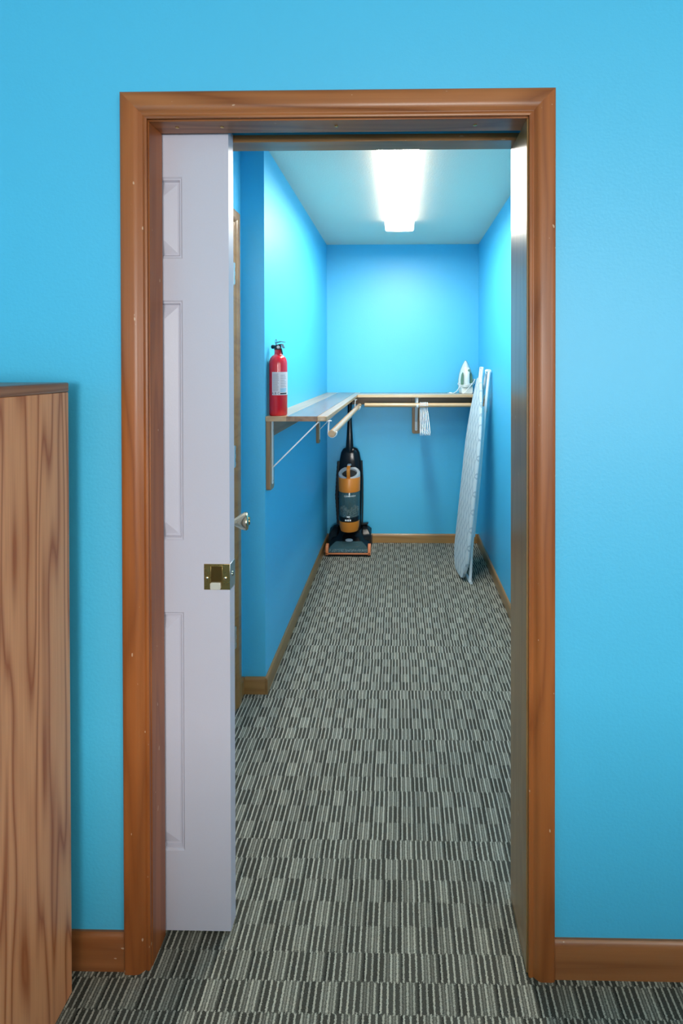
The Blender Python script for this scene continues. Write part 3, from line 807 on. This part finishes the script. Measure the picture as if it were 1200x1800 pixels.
# tank stack
TY = VY - .030
def TV(prof, seg=40): return MB().lathe(prof, (VX + .003, TY, 0), (0, 0, 1), seg)
TV([(.050, .175), (.068, .182), (.0765, .215), (.0795, .262), (.076, .264)]).build('tank_base', 'orange', vc, 0, 40)
bd = TV([(.0800, .262), (.0815, .266), (.0815, .292), (.0795, .296)]).build('tank_band', 'black', vc, 0, 40)
tk = TV([(.0790, .296), (.0805, .300), (.0810, .490), (.0790, .494)]).build('dust_tank', 'tank', vc, 0, 40)
TV([(.030, .31), (.034, .33), (.036, .46), (.046, .487)]).build('cyclone', 'black_matt', tk, 0, 40)
m = MB(); n = 30
m.loft([[(VX + .003 + rr * math.cos(2 * PI * k / n), TY + rr * math.sin(2 * PI * k / n), z + (.010 * math.sin(5 * 2 * PI * k / n) + .006 * math.sin(11 * 2 * PI * k / n)) * (1 if z > .31 else 0)) for k in range(n)] for rr, z in ((.072, .298), (.073, .345), (.050, .355), (.02, .350))])
m.build('lint_ring', 'lint', tk, 0, 60)
TV([(.0795, .486), (.0830, .488), (.0850, .590), (.0830, .594)]).build('tank_collar', 'orange', vc, 0, 40)
# ring sits tilted towards the front
tilt = math.radians(24); axr = Vector((0, -math.sin(tilt), math.cos(tilt)))
rgc = Vector((VX + .003, TY + .004, .612))
MB().lathe([(.0830, -.030), (.0840, .006), (.0800, .013), (.0600, .013), (.0570, .008), (.0570, -.02), (.0565, -.02)], rgc, axr, 40, 1, 1).build('rim_ring', 'silver', vc, 0, 40)
MB().lathe([(.0572, -.004), (.04, -.012), (.01, -.016)], rgc, axr, 32).build('inlet_cup', 'black_matt', vc)
hp = [rgc + Vector((0, -.066, -.020)), rgc + Vector((0, -.082, .020)), rgc + Vector((0, -.078, .055)), rgc + Vector((0, -.050, .072)), rgc + Vector((0, .000, .074))]
m = MB(); m.loft([[p + Vector((sx * .013, 0, 0)) + o_ for sx, o_ in ((-1, Vector((0, -.006, 0))), (1, Vector((0, -.006, 0))), (1, Vector((0, .006, .003))), (-1, Vector((0, .006, .003))))] for p in hp[:4]])
hnd = m.build('tank_handle', 'orange', vc, .003)
m = MB(); m.loft([[p + Vector((sx * .0125, 0, dz)) for sx, dz in ((-1, -.006), (1, -.006), (1, .006), (-1, .006))] for p in (hp[3] + Vector((0, .002, .001)), hp[4], hp[4] + Vector((0, .04, -.012)))])
m.build('handle_tip', 'silver', hnd, .003)
cyl_text('CLEANVIEW', .0170, math.atan2(-TY, -VX - .003) + math.radians(3), .455, 'white_plastic', VX + .003, TY, .0822, tk, 'lettering')
mm = MB()
for q0, q1, z0_, z1_ in ((-24, -14, .272, .284), (-11, -3, .272, .284), (0, 8, .272, .284), (-14, 2, .300, .309)):
    a0_ = math.atan2(-TY, -VX); ks = [a0_ + math.radians(q0 + (q1 - q0) * k / 4) for k in range(5)]
    mm.loft([[(VX + .003 + .0824 * math.cos(q), TY + .0824 * math.sin(q), z) for z in (z0_, z1_)] for q in ks], False, False)
mm.build('band_print', 'white_plastic', bd, 0, 0)

# ------------------------------------------------------------------ clothes iron, standing on its heel
IX, IY = .5185, 3.860
ir = tag(empty('clothes_iron', (IX, IY, SZ)), 'white and sage green steam iron standing on its heel on the end shelf', 'iron')
def sole(scale_x, ztop, zbot, y):
    """teardrop outline in XZ: tip up, flat heel"""
    pts = []; H = ztop - zbot
    prof_ = [(0.0, .86), (.10, .97), (.25, 1.0), (.42, .96), (.58, .84), (.72, .66), (.84, .45), (.93, .25), (.98, .11)]
    for tq, wq in prof_: pts.append((IX + wq * scale_x, y, SZ + zbot + H * tq))
    pts.append((IX, y, SZ + ztop))
    for tq, wq in reversed(prof_): pts.append((IX - wq * scale_x, y, SZ + zbot + H * tq))
    return pts
MB().loft([sole(.0600, .264, .010, IY + .042), sole(.0600, .264, .010, IY + .036)]).build('soleplate', 'sole', ir, .001)
MB().loft([sole(.0585, .260, .004, IY + .036), sole(.0570, .254, .002, IY + .020), sole(.0510, .236, .001, IY - .002), sole(.0430, .205, .001, IY - .020)]).build('shell', 'iron_white', ir, .003, 50)
MB().loft([[(IX + u, y, SZ + z) for u, z in round_rect(-.044, .044, .0005, .058, .012)] for y in (IY + .030, IY - .062)]).build('heel', 'iron_white', ir, .003)
hn = MB().loft([oval(IX, y, 0, rx, ry, 16) if False else [(IX + rx * math.cos(2 * PI * k / 16), y + ry * math.sin(2 * PI * k / 16), SZ + z) for k in range(16)]
                for z, y, rx, ry in ((.045, IY - .054, .023, .014), (.075, IY - .060, .0195, .0135), (.12, IY - .064, .0185, .0135), (.155, IY - .060, .0195, .014), (.185, IY - .040, .024, .017), (.205, IY - .018, .022, .015))]).build('handle', 'iron_white', ir, 0, 60)
for s in (-1, 1):
    MB().prism([(IX + s * u, SZ + z) for u, z in ((.027, .055), (.046, .060), (.047, .105), (.041, .150), (.030, .172), (.0255, .150), (.0245, .10))], IY - .022, IY - .031).build('side_inlay', 'green', ir, .002)
MB().prism([(IX + .003, SZ + .176), (IX + .026, SZ + .170), (IX + .022, SZ + .190), (IX + .008, SZ + .192)], IY - .044, IY - .062).build('grip_inlay', 'green', ir, .002)
MB().lathe([(.010, 0), (.010, .006), (.007, .008)], (IX - .006, IY - .032, SZ + .200), (0, -1, .25), 18).build('steam_dial', 'white_plastic', ir)
cpts = []
for k in range(41):                                   # one and a half turns around the body, then across the front
    q = k / 40; an = math.radians(-150 + q * 540)
    cpts.append((IX + .066 * math.cos(an), IY - .012 + .066 * math.sin(an), SZ + .075 + .020 * math.sin(an + .6) + .016 * q))
cpts += [(IX + .066, IY - .030, SZ + .112), (IX + .040, IY - .078, SZ + .085), (IX + .010, IY - .084, SZ + .050), (IX - .014, IY - .080, SZ + .020), (IX - .030, IY - .078, SZ + .0045)]
MB().tube(cpts, .0034, 8).build('cord', 'cord', ir, 0, 60)
MB().tube([(IX - .055, IY - .060, SZ + .072), (IX - .066, IY - .068, SZ + .045), (IX - .085, IY - .070, SZ + .020), (IX - .105, IY - .072, SZ + .0075), (IX - .118, IY - .072, SZ + .006)], .0030, 8).build('cord_tail', 'cord', ir, 0, 60)
pg = MB().tube([(IX - .116, IY - .072, SZ + .0065), (IX - .132, IY - .073, SZ + .0075), (IX - .140, IY - .073, SZ + .008)], [.0045, .0065, .0065], 10).build('plug', 'cord', ir, .0005)
for s in (-1, 1):
    MB().box(IX - .152, IX - .140, IY - .073 + s * .0035 - .0008, IY - .073 + s * .0035 + .0008, SZ + .0055, SZ + .0105).build('prong', 'steel', pg)

# ------------------------------------------------------------------ ironing board leaning on the right wall
ib = tag(empty('ironing_board', (.410, 3.40, 0)), 'folded ironing board with patterned pale cover leaning against the right closet wall', 'ironing board')
# local frame: y = across the board, z = along the board, x = board normal (cover faces -x)
def half_w(z):
    if z < .02: return .060 + .045 * (z / .02)
    if z < .16: return .105 + .062 * math.sin((z - .02) / .14 * PI / 2)
    if z < .82: return .167
    q = (z - .82) / .55
    return .167 * max(0.0, 1 - q ** 1.9 * .80)
zz = [.010, .02, .045, .08, .12, .16, .35, .60, .82, .92, 1.02, 1.12, 1.22, 1.30, 1.355, 1.372]
def ib_ring(z, grow):
    w_ = half_w(z) + grow
    if z > 1.36: w_ *= .80
    return w_
m = MB(); rings = []
for z in zz:
    w_ = ib_ring(z, 0)
    rings.append([(-.004, -w_, z), (-.012, -w_ * .97, z), (-.014, -w_ * .5, z), (-.014, w_ * .5, z), (-.012, w_ * .97, z), (-.004, w_, z), (.004, w_, z), (.006, w_ * .9, z), (.006, -w_ * .9, z), (.004, -w_, z)])
m.loft(rings)
c_ = m.build('cover', 'cover', None, 0, 50); c_.parent = ib
m = MB()
m.loft([[(.006, -w_, z), (.006, w_, z), (.012, w_, z), (.012, -w_, z)] for z in zz[2:-2] for w_ in [ib_ring(z, -.012)]])
c_ = m.build('pan', 'white_metal', None, .001); c_.parent = ib
def tubes(name, pts, r):
    o_ = MB().tube(pts, r, 10).build(name, 'white_metal', None, 0, 60); o_.parent = ib; return o_
# leg frame one: feet by the floor, near side tube visible beside the cover
lg = tubes('leg', [(.034, -.150, .014), (.030, -.120, .20), (.026, -.100, .70), (.028, -.050, 1.18)], .0105)
tubes('leg', [(.034, .150, .014), (.030, .120, .20), (.026, .100, .70), (.028, .050, 1.18)], .0105)
tubes('foot_bar', [(.035, -.165, .013), (.035, .165, .013)], .0115)
# leg frame two: feet at the top against the wall
tubes('leg', [(.040, -.100, .30), (.040, -.095, .70), (.044, -.055, 1.15), (.0525, -.030, 1.425)], .0105)
tubes('leg', [(.040, .100, .30), (.040, .095, .70), (.044, .055, 1.15), (.0525, .030, 1.425)], .0105)
tubes('foot_bar', [(.0530, -.036, 1.427), (.0530, .036, 1.427)], .0125)
tubes('nose_tube', [(.010, -.020, 1.28), (.004, -.026, 1.36), (.004, -.026, 1.447), (.004, .020, 1.447), (.004, .020, 1.36), (.010, .016, 1.28)], .0085)
tubes('pivot_bar', [(.040, -.11, .72), (.040, .11, .72)], .006)
IBT, IBY = math.radians(6.1), math.radians(7.5)
ib.rotation_euler = (Matrix.Rotation(IBY, 3, 'Z') @ Matrix.Rotation(IBT, 3, 'Y')).to_euler()
